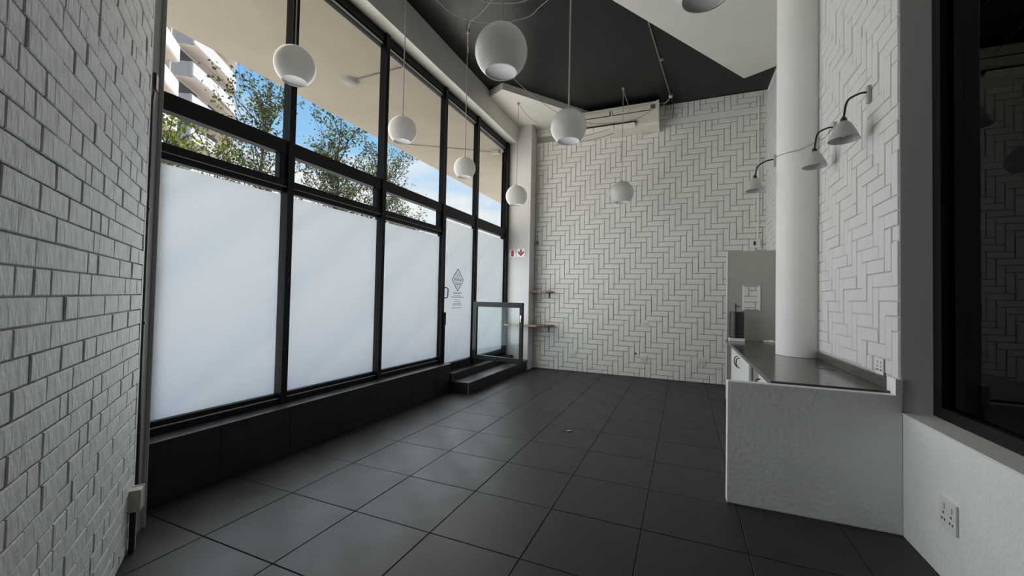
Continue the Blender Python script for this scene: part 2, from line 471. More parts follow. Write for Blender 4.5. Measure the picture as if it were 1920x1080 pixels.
# back wall, herringbone of 3:1 bricks
YB = 8.13
wall_back = tag(MB().box(-3.6, 1.7, YB, YB + .25, 0, 5.3).build('wall_back', M['mortar_back']),
                'white herringbone brick wall at the far end of the shop', 'wall', kind='structure')
def wb(q): return (q[0], YB - q[2], q[1])
W = .1003
def herring(a_lo, a_hi, b_lo, b_hi, pa, pb, skip=None):
    res = []
    i0, i1 = int((a_lo - pa) / W) - 4, int((a_hi - pa) / W) + 4
    j0, j1 = int((b_lo - pb) / W) - 4, int((b_hi - pb) / W) + 4
    for i in range(i0, i1):
        for j in range(j0, j1):
            k = (i - j) % 6
            r = None
            if k == 0: r = (pa + i * W, pa + (i + 3) * W, pb + j * W, pb + (j + 1) * W)
            elif k == 5 : r = (pa + i * W, pa + (i + 1) * W, pb + j * W, pb + (j + 3) * W)
            if not r: continue
            r = (max(r[0], a_lo), min(r[1], a_hi), max(r[2], b_lo), min(r[3], b_hi))
            if r[1] - r[0] < .02 or r[3] - r[2] < .02: continue
            res.append(r)
    return res
rects = herring(-2.93, 1.3, .003, 4.775, -1.97, 1.575) + herring(-2.93, 1.3, 4.90, 5.18, -1.97, 1.575)
lay_bricks(wall_back, rects, wb, M['brick_back'], .014, .0045, .0048, rough=.25, tilt=.008, limit=300, seed=5)
MB().box(-1.6, 1.3, YB - .012, YB + .02, 4.78, 4.895).build('plaster_band', M['brick_back'], wall_back)

# wall on the counter side
XR = 1.3
wr = MB()
wr.box(XR, XR + .3, 3.42, 8.4, 0, 5.3)
wr.box(XR, XR + .3, -1.9, 3.42, 0, .775)
wr.box(XR, XR + .3, -1.9, 3.42, 4.4, 5.3)
wr.box(XR, XR + .3, -1.9, -1.2, .775, 4.4)
wall_right = tag(wr.build('wall_right', M['plaster']), 'white wall behind the counter, plastered below the dark window', 'wall', kind='structure')
def wrw(q): return (XR - q[2], q[0], q[1])
rects = [(a, b, c, d) for (a, b, c, d) in herring(3.425, 8.13, .985, 5.06, 3.72, 1.193)]
lay_bricks(wall_right, rects, wrw, M['brick_right'], .012, .003, .0034, rough=.3, tilt=.006, limit=300, seed=9)
MB().box(XR - .005, XR - .0005, 3.421, 8.129, .978, 5.05).build('render_coat', M['mortar_right'], wall_right)
wall_right.data.update()
MB().box(XR - .035, XR + .001, 3.404, 3.53, .80, .99).build('plaster_nib', M['plaster'], wall_right)
MB().box(XR - .002, XR + .16, 3.4195, 3.4215, .775, 4.4).build('reveal', M['grey_frame'], wall_right)
MB().box(XR - .004, XR + .17, -1.2, 3.4195, .768, .779).build('sill', M['grey_frame'], wall_right)
# lay the bricks' backs on the coat: coat sits 1 mm below their faces

# dark window
wd = empty('window_6', 'dark tinted window with a black frame beside the counter', 'window', (XR + .17, 1.1, .78), kind='structure')
add(wd, 'frame', MB().box(1.455, 1.52, 3.33, 3.42, .78, 4.4).box(1.455, 1.52, -1.2, -1.12, .78, 4.4), M['frame'])
add(wd, 'bottom_rail', MB().box(1.455, 1.52, -1.12, 3.33, .78, .85), M['frame'])
add(wd, 'head_rail', MB().box(1.455, 1.52, -1.12, 3.33, 4.31, 4.4), M['frame'])
add(wd, 'mullion', MB().box(1.46, 1.515, 1.28, 1.36, .85, 4.31), M['frame'])
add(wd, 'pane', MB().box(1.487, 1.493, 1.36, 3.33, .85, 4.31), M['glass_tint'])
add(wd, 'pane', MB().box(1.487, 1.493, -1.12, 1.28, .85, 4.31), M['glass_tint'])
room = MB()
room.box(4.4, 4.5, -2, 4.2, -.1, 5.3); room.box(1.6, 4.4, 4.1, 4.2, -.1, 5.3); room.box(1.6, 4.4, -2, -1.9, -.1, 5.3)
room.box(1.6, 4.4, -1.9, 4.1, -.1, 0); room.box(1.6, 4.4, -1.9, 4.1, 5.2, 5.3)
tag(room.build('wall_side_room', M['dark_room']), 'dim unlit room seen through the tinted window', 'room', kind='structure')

# half wall at the end of the counter
hw = MB().box(.30, XR, 3.40, 3.475, 0, .886)
tag(hw.build('wall_half', M['plaster'], bevel=.008), 'low white plastered half wall at the end of the counter', 'half wall', kind='structure')

# round column
col = MB().lathe([(.222, .902), (.222, 5.06)], (1.165, 5.32, 0), 64)
tag(smooth_by_angle(col.build('column', M['plaster_column'])), 'round white column rising from the counter top', 'column', kind='structure')

# pier beside the entrance
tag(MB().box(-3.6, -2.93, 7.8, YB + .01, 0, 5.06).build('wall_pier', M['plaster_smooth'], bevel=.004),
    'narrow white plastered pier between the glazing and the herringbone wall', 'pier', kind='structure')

# ------------------------------------------------------------------ ceiling
tag(MB().box(-3.6, 1.6, -1.9, 8.4, 5.18, 5.42).build('ceiling', M['ceiling_black']), 'glossy black painted ceiling', 'ceiling', kind='structure')
tag(MB().prism([(.852, 7.349), (-3.25, 1.25), (-2.99, 1.15), (1.3, -1.75), (1.3, 7.103)], 5.06, 5.179).build('ceiling_panel', M['ceiling_white']),
    'large white dropped ceiling panel with a pointed corner above the counter', 'ceiling', kind='structure')
tag(MB().prism([(-3.249, 6.45), (-2.92, 6.29), (-1.59, 8.129), (-2.929, 8.129), (-2.929, 7.799), (-3.249, 7.799)], 5.06, 5.179).build('ceiling_panel', M['ceiling_white']),
    'small white dropped ceiling piece above the entrance corner', 'ceiling', kind='structure')
tag(MB().box(-3.45, -3.25, .9, 7.8, 4.712, 5.179).build('ceiling_beam', M['beam'], bevel=.006),
    'white beam running along the top of the shopfront', 'beam', kind='structure')

# ------------------------------------------------------------------ shopfront
XF0, XF1, XG = -3.51, -3.445, -3.475     # frame back, frame front, glass
def window(n, y0, y1, kind, last=False):
    lab = {1: 'first tall shopfront bay, partly behind the corner of the brick wall', 2: 'second tall shopfront bay from the brick wall',
           3: 'third tall shopfront bay from the brick wall, beside the steps', 5: 'last shopfront bay behind the low glass gate'}
    if kind == 'door':
        w_ = empty('door_1', 'glazed entrance door with a printed diamond emblem above the steps', 'door', (XG, y0, .3), kind='structure')
    else:
        w_ = empty('window_%d' % n, lab[n], 'window', (XG, y0, .44), kind='structure')
    ya, yb = y0 + (.03 if n > 1 else 0), y1 - .03
    zb = .44 if kind == 'bay' else .31
    # mullion on the far side
    mz0 = .44 if n < 3 else .285
    if n < 5: add(w_, 'mullion', MB().box(XF0, -3.415, y1 - .032, y1 + .032, mz0, 4.712), M['frame'])
    else: add(w_, 'mullion', MB().box(XF0, -3.415, y1 - .035, y1 + .078, .285, 4.712), M['frame'])
    # head
    add(w_, 'head_rail', MB().box(XF0, -3.44, ya, yb, 4.60, 4.712).box(XF0, -3.455, ya, yb, 4.545, 4.60), M['frame'])
    add(w_, 'head_bead', MB().box(-3.456, -3.4535, ya + .01, yb - .01, 4.558, 4.588), M['alu'])
    # transoms
    if kind == 'bay':
        add(w_, 'transom', MB().box(XF0, -3.43, ya, yb, 2.76, 2.89), M['frame'])
        add(w_, 'transom', MB().box(XF0, -3.43, ya, yb, 2.46, 2.523).box(XF0, -3.45, ya, yb, 2.41, 2.46), M['frame'])
        # top-hung vent between the two transoms
        v = add(w_, 'vent_sash', MB().box(-3.5, -3.44, ya, ya + .025, 2.523, 2.76).box(-3.5, -3.44, yb - .075, yb, 2.523, 2.76), M['frame'])
        add(w_, 'vent_pane', MB().box(XG - .003, XG + .003, ya + .025, yb - .075, 2.523, 2.76), M['glass'])
        add(w_, 'edge_highlight', MB().box(-3.4505, -3.4285, ya, yb, 2.4555, 2.4595), M['frame_highlight'])
        ztop = 2.41
    else:
        add(w_, 'transom', MB().box(XF0, -3.43, ya, yb, 2.715, 2.893), M['frame'])
        ztop = 2.715
    # bottom
    if kind == 'bay':
        add(w_, 'bottom_rail', MB().box(XF0, -3.462, ya, yb, .488, .53).box(XF0, -3.44, ya, yb, .44, .488), M['frame'])
        add(w_, 'edge_highlight', MB().box(-3.463, -3.4385, ya, yb, .4885, .4925), M['frame_highlight'])
        z0 = .53
    else:
        add(w_, 'bottom_rail', MB().box(XF0, -3.44, ya, yb, .285, .40), M['frame'])
        z0 = .40
    add(w_, 'upper_pane', MB().box(XG - .003, XG + .003, ya, yb, 2.89, 4.545), M['glass'])
    add(w_, 'lower_pane', MB().box(XG - .003, XG + .003, ya, yb, z0, ztop), M['glass'])
    g = .016 if kind == 'bay' else .014
    ft = ztop - (.028 if kind == 'bay' else .045)
    g2 = .03 if n in (1, 2) else .012
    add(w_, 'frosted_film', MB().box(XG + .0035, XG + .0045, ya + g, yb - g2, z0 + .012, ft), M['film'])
    return w_
win = [window(1, *BAYS[0], 'bay'), window(2, *BAYS[1], 'bay'), window(3, *BAYS[2], 'bay'), window(4, *BAYS[3], 'door'), window(5, *BAYS[4], 'side')]
door = win[3]
# door furniture
add(door, 'door_stile', MB().box(-3.50, -3.425, 5.362, 5.402, .30, 2.715), M['frame'])
add(door, 'door_stile', MB().box(-3.50, -3.425, 6.352, 6.380, .30, 2.715), M['frame'])
add(door, 'pull_handle', MB().tube([(-3.43, 5.385, 1.60), (-3.40, 5.42, 1.60), (-3.385, 5.435, 1.585), (-3.385, 5.435, 1.46), (-3.40, 5.42, 1.445), (-3.43, 5.385, 1.445)], .008, 8), M['frame'])
add(door, 'lock_case', MB().box(-3.435, -3.40, 5.365, 5.425, 1.02, 1.22), M['frame'], bevel=.004)
add(door, 'lock_strip', MB().box(-3.43, -3.405, 5.365, 5.41, .42, 1.02), M['frame'])
# printed emblem, flat vinyl on the film
XI = XG + .0052
def stroke(mb, a, b, t):
    a, b = Vector((0,) + a), Vector((0,) + b); d = (b - a).normalized(); n_ = Vector((0, -d.z, d.y)) * (t / 2)
    mb.quad(*[(XI, p.y, p.z) for p in (a - n_, b - n_, b + n_, a + n_)])
em = MB()
cx, cz = 5.871, 1.742
pts = [(cx, cz + .182), (cx + .182, cz), (cx, cz - .182), (cx - .182, cz)]
for i in range(4): stroke(em, pts[i], pts[(i + 1) % 4], .016)
add(door, 'diamond_outline', em, M['ink'])
em = MB()
for i in range(12):
    a0, a1 = math.pi * i / 12, math.pi * (i + 1) / 12
    stroke(em, (cx + .042 * math.cos(a0), cz + .045 + .042 * math.sin(a0)), (cx + .042 * math.cos(a1), cz + .045 + .042 * math.sin(a1)), .008)
for i in range(9):
    a0 = math.pi * (i + .25) / 8.5
    for r0, r1 in ((.056, .072), (.080, .094)):
        if r1 > .08 and i in (0, 8): continue
        stroke(em, (cx + r0 * math.cos(a0), cz + .045 + r0 * math.sin(a0)), (cx + r1 * math.cos(a0), cz + .045 + r1 * math.sin(a0)), .007)
for s_ in (-1, 1): stroke(em, (cx + s_ * .085, cz + .042), (cx + s_ * .055, cz + .036), .010)
stroke(em, (cx - .02, cz + .047), (cx + .02, cz + .047), .012)
add(door, 'sunrise_emblem', em, M['ink'])
em = MB()
stroke(em, (cx - .10, cz - .046), (cx - .045, cz - .046), .009); stroke(em, (cx - .03, cz - .047), (cx + .10, cz - .050), .010)
stroke(em, (cx - .08, cz - .073), (cx + .08, cz - .073), .009)
stroke(em, (cx - .055, cz - .09), (cx - .045, cz - .108), .008); stroke(em, (cx + .04, cz - .09), (cx + .048, cz - .102), .008)
stroke(em, (cx - .002, cz - .08), (cx - .002, cz - .108), .010); stroke(em, (cx - .002, cz - .105), (cx - .024, cz - .13), .008)
stroke(em, (cx - .002, cz - .105), (cx + .022, cz - .128), .008); stroke(em, (cx - .006, cz - .145), (cx + .006, cz - .152), .008)
add(door, 'leaf_emblem', em, M['ink'])
fc = bpy.data.curves.new('emblem_word', 'FONT'); fc.body = 'VEDPAGE'; fc.size = .062; fc.align_x = 'CENTER'; fc.align_y = 'CENTER'; fc.extrude = .0002; fc.offset = .001
fc.materials.append(M['ink'])
fo = bpy.data.objects.new('emblem_word', fc); COL.objects.link(fo)
fo.rotation_euler = (math.pi / 2, 0, math.pi / 2); fo.location = (XI - XG, cx - BAYS[3][0], cz + .0 - .3); fo.parent = door
rl = random.Random(4)
def print_rows(rows, name):
    em = MB()
    for (z, y0, y1, h) in rows:
        y = y0
        while y < y1 - .006:
            wlen = min(rl.uniform(.018, .06), y1 - y)
            x = y
            while x < y + wlen - .004:
                hh = h * rl.choice((.6, .6, .7, 1.0)); em.quad((XI, x, z), (XI, x + .006, z), (XI, x + .006, z + hh), (XI, x, z + hh)); x += .0082
            em.quad((XI, y, z), (XI, y + wlen, z), (XI, y + wlen, z + h * .3), (XI, y, z + h * .3))
            y += wlen + .010
    add(door, name, em, M['ink'])
print_rows([(1.516, 5.735, 6.005, .026), (1.478, 5.765, 5.985, .014), (1.452, 5.685, 6.075, .018)], 'printed_lines')
print_rows([(1.378, 5.785, 5.965, .013), (1.351, 5.745, 5.995, .014), (1.323, 5.715, 6.03, .014), (1.272, 5.715, 5.995, .018)], 'printed_lines')
em = MB(); stroke(em, (5.765, 1.415), (5.985, 1.413), .005); add(door, 'printed_rule', em, M['ink'])

# plinth under the glazing, with its sill board
sill = empty('wall_plinth', 'low dark tiled plinth under the frosted shopfront glazing', 'plinth', (-3.28, 1.5, 0), kind='structure')
add(sill, 'core', MB().box(-3.6, -3.292, 1.45, 5.385, 0, .422), M['grout'])
ys = [1.45, 2.05, 2.65, 3.25, 3.85, 4.45, 5.05, 5.395]
for a, b in zip(ys[:-1], ys[1:]):
    add(sill, 'cladding_tile', MB().box(-3.294, -3.282, a + .0015, b - .0015, .003, .425), M['tile_step'], bevel=.002)
ys = [1.45, 2.38, 3.10, 3.75, 4.40, 5.40]
for a, b in zip(ys[:-1], ys[1:]):
    add(sill, 'sill_tile', MB().box(-3.52, -3.272, a + .001, b - .001, .424, .44), M['tile_step'], bevel=.002)
add(sill, 'end_tile', MB().box(-3.45, -3.284, 5.386, 5.398, .284, .424), M['tile_step'])

# plaster fin where the brick wall stops, and return behind it
vd = Vector((-3.058, 1.462, 0)).normalized(); vp = Vector((vd.y, -vd.x, 0))
fin = MB().obox(Vector((-3.058, 1.462, 2.53)) + vd * .02 - vp * .004, vp * .018, vd * .02, (0, 0, 2.53))
tag(fin.build('trim_1', M['fin'], bevel=.003), 'grey vertical corner trim at the end of the brick wall', 'trim', kind='structure')
ret = MB().obox((-3.043, 1.427, 2.53), Vector((-.73, .68, 0)) * .10, Vector((-.68, -.73, 0)) * .010, (0, 0, 2.53)).obox(Vector((-3.058, 1.462, 2.53)) + vd * .28 - vp * .004, vp * .012, vd * .235, (0, 0, 2.53))
tag(ret.build('wall_return', M['return']), 'short wall return with pipe shadow painted in, between the corner trim and the shopfront', 'wall', kind='structure')

# steps
def step(name, label, x0, y0, x1, z0, z1, cuts):
    s_ = empty(name, label, 'step', (x0, y0, z0), kind='structure')
    add(s_, 'core', MB().box(x1, x0 - .013, y0 + .013, 7.799, z0, z1 - .013), M['grout'])
    for a, b in zip(cuts[:-1], cuts[1:]):
        add(s_, 'tread_tile', MB().box(x1, x0 + .004, a + .001, b - .001, z1 - .013, z1), M['tile_step'], bevel=.002)
        add(s_, 'riser_tile', MB().box(x0 - .012, x0, a + .001, b - .001, z0 + .002, z1 - .014), M['tile_step'])
    add(s_, 'end_tile', MB().box(x1, x0 - .004, y0 - .0, y0 + .012, z0 + .002, z1 - .014), M['tile_step'])
    add(s_, 'corner_trim', MB().box(x0 - .006, x0 + .003, y0 - .003, y0 + .006, z0, z1 - .014), M['alu'])
    return s_
step('entrance_step', 'lower dark tiled step in front of the glass door', -2.955, 5.38, -3.28, 0, .177, [5.38, 5.98, 6.58, 7.18, 7.799])
step('entrance_step', 'upper dark tiled step against the glass door', -3.256, 5.41, -3.52, .178, .284, [5.41, 6.01, 6.61, 7.21, 7.799])
tag(MB().box(-3.40, -2.90, 7.42, 7.75, .178, .215).build('step_board', M['tile_step'], bevel=.004), 'low dark board lying on the step behind the glass gate', 'board')

# low glass gate
ga, gb = Vector((-3.405, 6.338, 0)), Vector((-2.415, 6.19, 0))
gd = (gb - ga).normalized(); gn = Vector((-gd.y, gd.x, 0)); gl = (gb - ga).length
gate = empty('glass_gate', 'low black framed glass gate standing open above the entrance steps', 'gate', ga + Vector((0, 0, .388)))
def gbox(name, s0, s1, z0, z1, th, m, bv=.004):
    o = Vector(ga + gd * ((s0 + s1) / 2)); o.z = (z0 + z1) / 2
    return add(gate, name, MB().obox(o, gd * ((s1 - s0) / 2), gn * th, (0, 0, (z1 - z0) / 2)), m, bevel=bv)
gbox('stile', 0, .075, .388, 1.385, .022, M['frame_gate'])
gbox('stile', gl - .06, gl, .388, 1.385, .022, M['frame_gate'])
gbox('top_rail', .075, gl - .06, 1.30, 1.385, .022, M['frame_gate'])
gbox('bottom_rail', .075, gl - .06, .388, .465, .022, M['frame_gate'])
gbox('pane', .075, gl - .06, .465, 1.30, .003, M['glass_gate'], 0)
lk = gbox('lock', gl - .045, gl - .02, 1.12, 1.18, .03, M['alu'])
o = Vector(ga + gd * (gl - .034)); o.z = 1.10
add(gate, 'key', MB().obox(o - gn * .03, gd * .006, gn * .003, (0, 0, .03)), M['alu'])

# ------------------------------------------------------------------ pendants
def cord_mesh(pts, r=.004): return MB().tube(pts, r, 6)
def pendant(name, c, R, ztop, label, group, swags=(), cord_r=.005, cord_to=None, cone=True):
    t = empty(name, label, 'pendant lamp', c, group)
    zo = -math.sqrt(1 - .6 ** 2) * R
    prof = []
    a0 = -math.asin(-zo / R)
    for i in range(25):
        a = a0 + (math.pi / 2 - .12 - a0) * i / 24
        prof.append((R * math.cos(a), R * math.sin(a)))
    gl_ = MB().lathe(prof, (0, 0, 0), 48, close_bot=False)
    g = gl_.build('globe', M['globe'], t); smooth_by_angle(g)
    d = MB().lathe([(.598 * R, zo + .003), (.575 * R, zo + .012), (.02 * R, zo + .014)], (0, 0, 0), 48, close_bot=False)
    dd = d.build('diffuser', M['globe_disc'], t, smooth=True)
    rm = MB().lathe([(.60 * R, zo - .004), (.615 * R, zo - .002), (.615 * R, zo + .006), (.60 * R, zo + .004)], (0, 0, 0), 48, close_top=False, close_bot=False)
    rm.build('rim', M['globe'], t, smooth=True)
    cp = MB().lathe([(.16 * R, R * .975), (.13 * R, R * 1.0), (.04, R * 1.03) if False else (.07 * R, R * 1.05), (.006, R * 1.16)], (0, 0, 0), 20)
    cp.build('cap', M['cord'], t, smooth=True)
    top = cord_to if cord_to else (c[0], c[1], ztop)
    add(t, 'cord', cord_mesh([(c[0], c[1], c[2] + R * 1.1), top], cord_r), M['cord'])
    add(t, 'ceiling_hook', MB().lathe([(.022, -.03), (.024, 0)], (top[0], top[1], ztop), 14), M['cord'])
    for s_ in swags:
        add(t, 'swag_cord', cord_mesh(s_, .0045), M['cord'])
    return t
def curve(pts, n=20):
    """Catmull-Rom through points"""
    p = [Vector(q) for q in pts]; p = [p[0] * 2 - p[1]] + p + [p[-1] * 2 - p[-2]]
    res = []
    for i in range(1, len(p) - 2):
        for k in range(n if i == len(p) - 3 else n):
            t = k / n
            a, b, c, d = p[i - 1], p[i], p[i + 1], p[i + 2]
            res.append(.5 * ((2 * b) + (c - a) * t + (2 * a - 5 * b + 4 * c - d) * t * t + (3 * b - a - 3 * c + d) * t ** 3))
    res.append(p[-2]); return res
SM, LG = 'small globe pendants along the windows', 'large globe pendants down the room'
pendant('globe_pendant', (-2.85, 2.235, 3.262), .15, 5.18, 'small globe pendant in front of the second mullion from the brick wall', SM)
pendant('globe_pendant', (-2.82, 3.53, 3.25), .15, 5.18, 'small globe pendant hanging in front of the third shopfront bay', SM)
pendant('globe_pendant', (-2.82, 4.885, 3.25), .151, 5.18, 'small globe pendant in front of the entrance door bay', SM,
        swags=[curve([(-2.80, 4.87, 4.86), (-2.544, 4.424, 4.9), (-2.347, 4.353, 4.95), (-2.14, 4.256, 5.0), (-1.954, 4.198, 5.1), (-1.8, 4.1, 5.18)])])
pendant('globe_pendant', (-2.85, 6.844, 3.329), .196, 5.06, 'globe pendant beside the white pier at the far end of the windows', SM,
        swags=[curve([(-2.845, 6.84, 5.05), (-2.751, 6.955, 4.904), (-2.578, 7.07, 4.745), (-2.331, 7.185, 4.593), (-2.126, 7.3, 4.518), (-1.8, 7.45, 4.52), (-1.3, 7.62, 4.66)])])
pendant('globe_pendant', (-1.306, 2.776, 3.346), .20, 5.06, 'largest looking globe pendant, hanging nearest to the viewer below the black ceiling', LG,
        swags=[curve([(-2.85, 3.75, 5.06), (-2.758, 4.009, 5.0), (-2.692, 4.29, 5.0), (-2.488, 4.516, 5.0), (-2.297, 4.623, 5.0), (-2.164, 4.663, 5.0), (-1.873, 4.759, 5.06), (-1.712, 4.709, 5.1), (-1.508, 4.614, 5.13), (-1.3, 4.5, 5.18)]),
               curve([(-2.45, 3.95, 5.07), (-2.245, 4.219, 5.0), (-2.048, 4.324, 4.99), (-1.804, 4.401, 4.995), (-1.5, 4.402, 5.06), (-1.3, 4.41, 5.18)])])
pendant('globe_pendant', (-1.218, 4.412, 3.404), .20, 5.18, 'large globe pendant on a pale rod in front of the air conditioner', LG, cord_r=.009,
        swags=[curve([(-2.70, 5.6, 5.18), (-2.55, 5.95, 4.99), (-2.325, 6.223, 4.806), (-1.937, 6.534, 4.565), (-1.571, 6.846, 4.501), (-1.17, 7.157, 4.559), (-0.846, 7.469, 4.705), (-0.525, 7.70, 4.953)])])
pendant('globe_pendant', (-1.015, 7.206, 3.33), .20, 5.18, 'large globe pendant against the herringbone wall at the far end', LG,
        swags=[curve([(-1.021, 7.2, 5.17), (-.994, 7.4, 5.08), (-.94, 7.68, 4.97)])])
pendant('globe_pendant', (.092, 2.47, 3.33), .20, 5.06, 'globe pendant cut by the top of the photo under the white ceiling panel', LG)

# ------------------------------------------------------------------ air conditioner and ceiling conduit
ac = empty('air_conditioner', 'long cream air conditioner high on the herringbone wall', 'air conditioner', (-1.2, 8.1, 4.66))
def acprof(x0, x1, prof):
    mb = MB(); n = len(prof)
    mb.v = [(x0, y, z) for y, z in prof] + [(x1, y, z) for y, z in prof]
    mb.f = [tuple(range(n)), tuple(reversed(range(n, 2 * n)))] + [(i, i + n, (i + 1) % n + n, (i + 1) % n) for i in range(n)]
    return mb
prof = [(8.115, 5.14), (7.75, 5.115), (7.735, 5.10), (7.735, 4.95), (7.77, 4.74), (7.80, 4.70), (8.115, 4.68)]
add(ac, 'body', acprof(-2.02, -.50, prof), M['ac'])
add(ac, 'end_cap', acprof(-.50, -.455, [(y - (.012 if y < 8 else 0), z + (.010 if z > 5 else -.010)) for y, z in prof]), M['ac'])
add(ac, 'end_cap', acprof(-2.06, -2.02, [(y - (.012 if y < 8 else 0), z + (.010 if z > 5 else -.010)) for y, z in prof]), M['ac'])
for x0, x1 in ((-2.0, -1.335), (-1.275, -.60)):
    add(ac, 'intake_panel', MB().box(x0, x1, 7.722, 7.736, 4.962, 5.05), M['ac'], bevel=.003)
    add(ac, 'panel_gap', MB().box(x0, x1, 7.728, 7.738, 4.948, 4.962), M['ac_dark'])
    add(ac, 'panel_side_gap', MB().box(x1 if x0 < -1.5 else x0 - .012, x1 + .012 if x0 < -1.5 else x0, 7.728, 7.737, 4.948, 5.04), M['ac_dark'])
add(ac, 'rating_label', MB().box(-.585, -.52, 7.728, 7.737, 4.975, 5.05), M['label_dark'])
add(ac, 'air_outlet', MB().box(-1.98, -.85, 7.735, 7.80, 4.768, 4.800), M['ac_dark'])
for x0, x1 in ((-1.99, -1.64), (-1.63, -1.255), (-1.245, -.87)):
    add(ac, 'louvre', MB().obox(((x0 + x1) / 2, 7.728, 4.722), ((x1 - x0) / 2, 0, 0), (0, .030, -.034), (0, .004, .003)), M['ac'])
add(ac, 'drain_pipe', MB().tube([(-.62, 8.09, 4.70), (-.66, 8.06, 4.645), (-.80, 8.07, 4.62), (-.95, 8.09, 4.61)], .01, 8), M['ac'])
add(ac, 'sagging_cable', cord_mesh(curve([(-.526, 7.74, 4.962), (-.745, 7.80, 4.85), (-1.089, 7.9, 4.735), (-1.502, 7.95, 4.66), (-1.939, 8.0, 4.65), (-2.286, 8.05, 4.75), (-2.4, 8.08, 4.9)])), M['cord_dark'])
cd = empty('ceiling_conduit', 'thin grey conduit running along the black ceiling to the air conditioner', 'conduit', (-.36, 6.7, 5.17))
add(cd, 'pipe', MB().tube([(-.49, 5.35, 5.163), (-.26, 7.74, 5.163)], .012, 8), M['cord_pipe'])
add(cd, 'junction_box', MB().lathe([(.03, -.04), (.034, 0)], (-.258, 7.77, 5.179), 14), M['ac'])
add(cd, 'saddle', MB().box(-.372, -.332, 6.50, 6.53, 5.145, 5.179), M['cord'])
for dx, yy, zz in ((-.10, 7.86, 5.06), (-.14, 7.84, 5.0), (-.17, 7.80, 5.08)):
    add(cd, 'flex_cable', MB().tube(curve([(-.258, 7.77, 5.14), (-.30 + dx * .3, 7.80, 5.08), (-.30 + dx, yy, zz)], 8), .006, 6), M['cord'])
add(cd, 'flex_cable', MB().tube(curve([(-.25, 7.78, 5.14), (-.21, 7.95, 5.05), (-.23, 8.10, 4.90)], 8), .006, 6), M['cord_dark'])

# ------------------------------------------------------------------ wall lamps on the counter side
def wall_lamp(base, nrm, label, reach=.16, drop=.24, side=Vector((0, 0, 0))):
    base = Vector(base); nrm = Vector(nrm).normalized()
    t = empty('wall_lamp', label, 'wall lamp', base, 'goose-neck wall lamps above the counter')
    tang = Vector((-nrm.y, nrm.x, 0))
    add(t, 'bracket', MB().obox(base + nrm * .012 - Vector((0, 0, .02)), nrm * .012, tang * .022, (0, 0, .065)), M['box_cream'], bevel=.004)
    top = base + nrm * reach + side + Vector((0, 0, -drop + .10))
    pts = curve([base + nrm * .02, base + nrm * (reach * .45) + side * .4 + Vector((0, 0, -.005)), base + nrm * (reach * .86) + side * .85 + Vector((0, 0, -.05)), top], 8)
    add(t, 'arm', MB().tube(pts, .008, 8), M['black_plastic'])
    add(t, 'knuckle', MB().lathe([(.022, -.03), (.022, -.006), (.010, .014)], top, 16), M['black_plastic'])
    sh = MB().lathe([(.100, -.170), (.094, -.150), (.076, -.105), (.060, -.070), (.046, -.045), (.030, -.028)], top, 36, close_bot=False)
    s_ = add(t, 'shade', sh, M['shade']); smooth_by_angle(s_, 60)
    i_ = add(t, 'shade_lining', MB().lathe([(.097, -.168), (.073, -.108), (.056, -.074), (.03, -.05)], top, 36, close_bot=False), M['shade_in'], smooth=True)
    add(t, 'bulb', MB().lathe([(.004, -.145), (.024, -.132), (.030, -.112), (.022, -.085), (.013, -.06)], top, 18), M['globe'], smooth=True)
    return t
wall_lamp((XR - .012, 3.854, 3.085), (-1, 0, 0), 'goose-neck wall lamp on the brick wall, the one closest to the dark window', .165, .28)
wall_lamp((XR - .012, 4.615, 3.12), (-1, 0, 0), 'goose-neck wall lamp on the brick wall just beside the round column', .165, .29)
l3 = wall_lamp((.945, 5.36, 3.10), (-.985, .17, 0), 'goose-neck wall lamp fixed to the side of the round column', .20, .26, Vector((0, .03, 0)))
add(l3, 'feed_cable', MB().tube([(1.165 + .228 * math.cos(a), 5.32 + .228 * math.sin(a), 3.11 - .02 * math.sin((a - 3) * 1.2)) for a in [math.pi + i * 1.32 / 12 for i in range(13)]] + [(1.286, 4.95, 3.14), (1.286, 4.62, 3.15)], .004, 6), M['cord'])

# ------------------------------------------------------------------ counter
wt = empty('worktop', 'long dark polished stone worktop with an upstand', 'worktop', (.59, 3.49, .90))
add(wt, 'slab', MB().box(.588, XR - .012, 3.478, 7.0, .862, .90), M['stone'], bevel=.004)
add(wt, 'upstand', MB().box(XR - .035, XR - .012, 3.535, 5.10, .901, .975), M['stone'], bevel=.002)
add(wt, 'edge_strip', MB().box(.583, XR - .014, 3.476, 3.482, .872, .886), M['black_plastic'])
add(wt, 'cable_slot', MB().obox((1.155, 4.36, .9005), (.055, -.02, 0), (.008, .018, 0), (0, 0, .0012)), M['black_plastic'])
def cupboard(y0, y1, label, grp='cupboards under the worktop', handles=()):
    c = empty('base_cupboard', label, 'cupboard', (.64, y0, 0), grp)
    add(c, 'carcass', MB().box(.645, 1.26, y0 + .002, y1 - .002, .10, .86), M['cupboard_grey'])
    add(c, 'plinth', MB().box(.70, 1.24, y0 + .004, y1 - .004, .0, .10), M['cupboard_grey'])
    n = len(handles); step_ = (y1 - y0) / n
    for i, hs in enumerate(handles):
        a, b = y0 + i * step_, y0 + (i + 1) * step_
        d = add(c, 'door', MB().box(.622, .644, a + .003, b - .003, .11, .845), M['cupboard'], bevel=.002)
        hy = b - .09 if hs > 0 else a + .09
        h = MB().tube(curve([(.624, hy, .80), (.590, hy, .785), (.588, hy, .74), (.590, hy, .695), (.624, hy, .68)], 6), .006, 8)
        h.v = [(x - .644, y - 0, z) for x, y, z in h.v]
        h = MB().tube(curve([(.624, hy, .80), (.590, hy, .785), (.584, hy, .74), (.590, hy, .695), (.624, hy, .68)], 6), .006, 8)
        ho = h.build('handle', M['black_plastic'], d); ho.data.transform(Matrix.Translation(-Vector(c.location)))
    return c
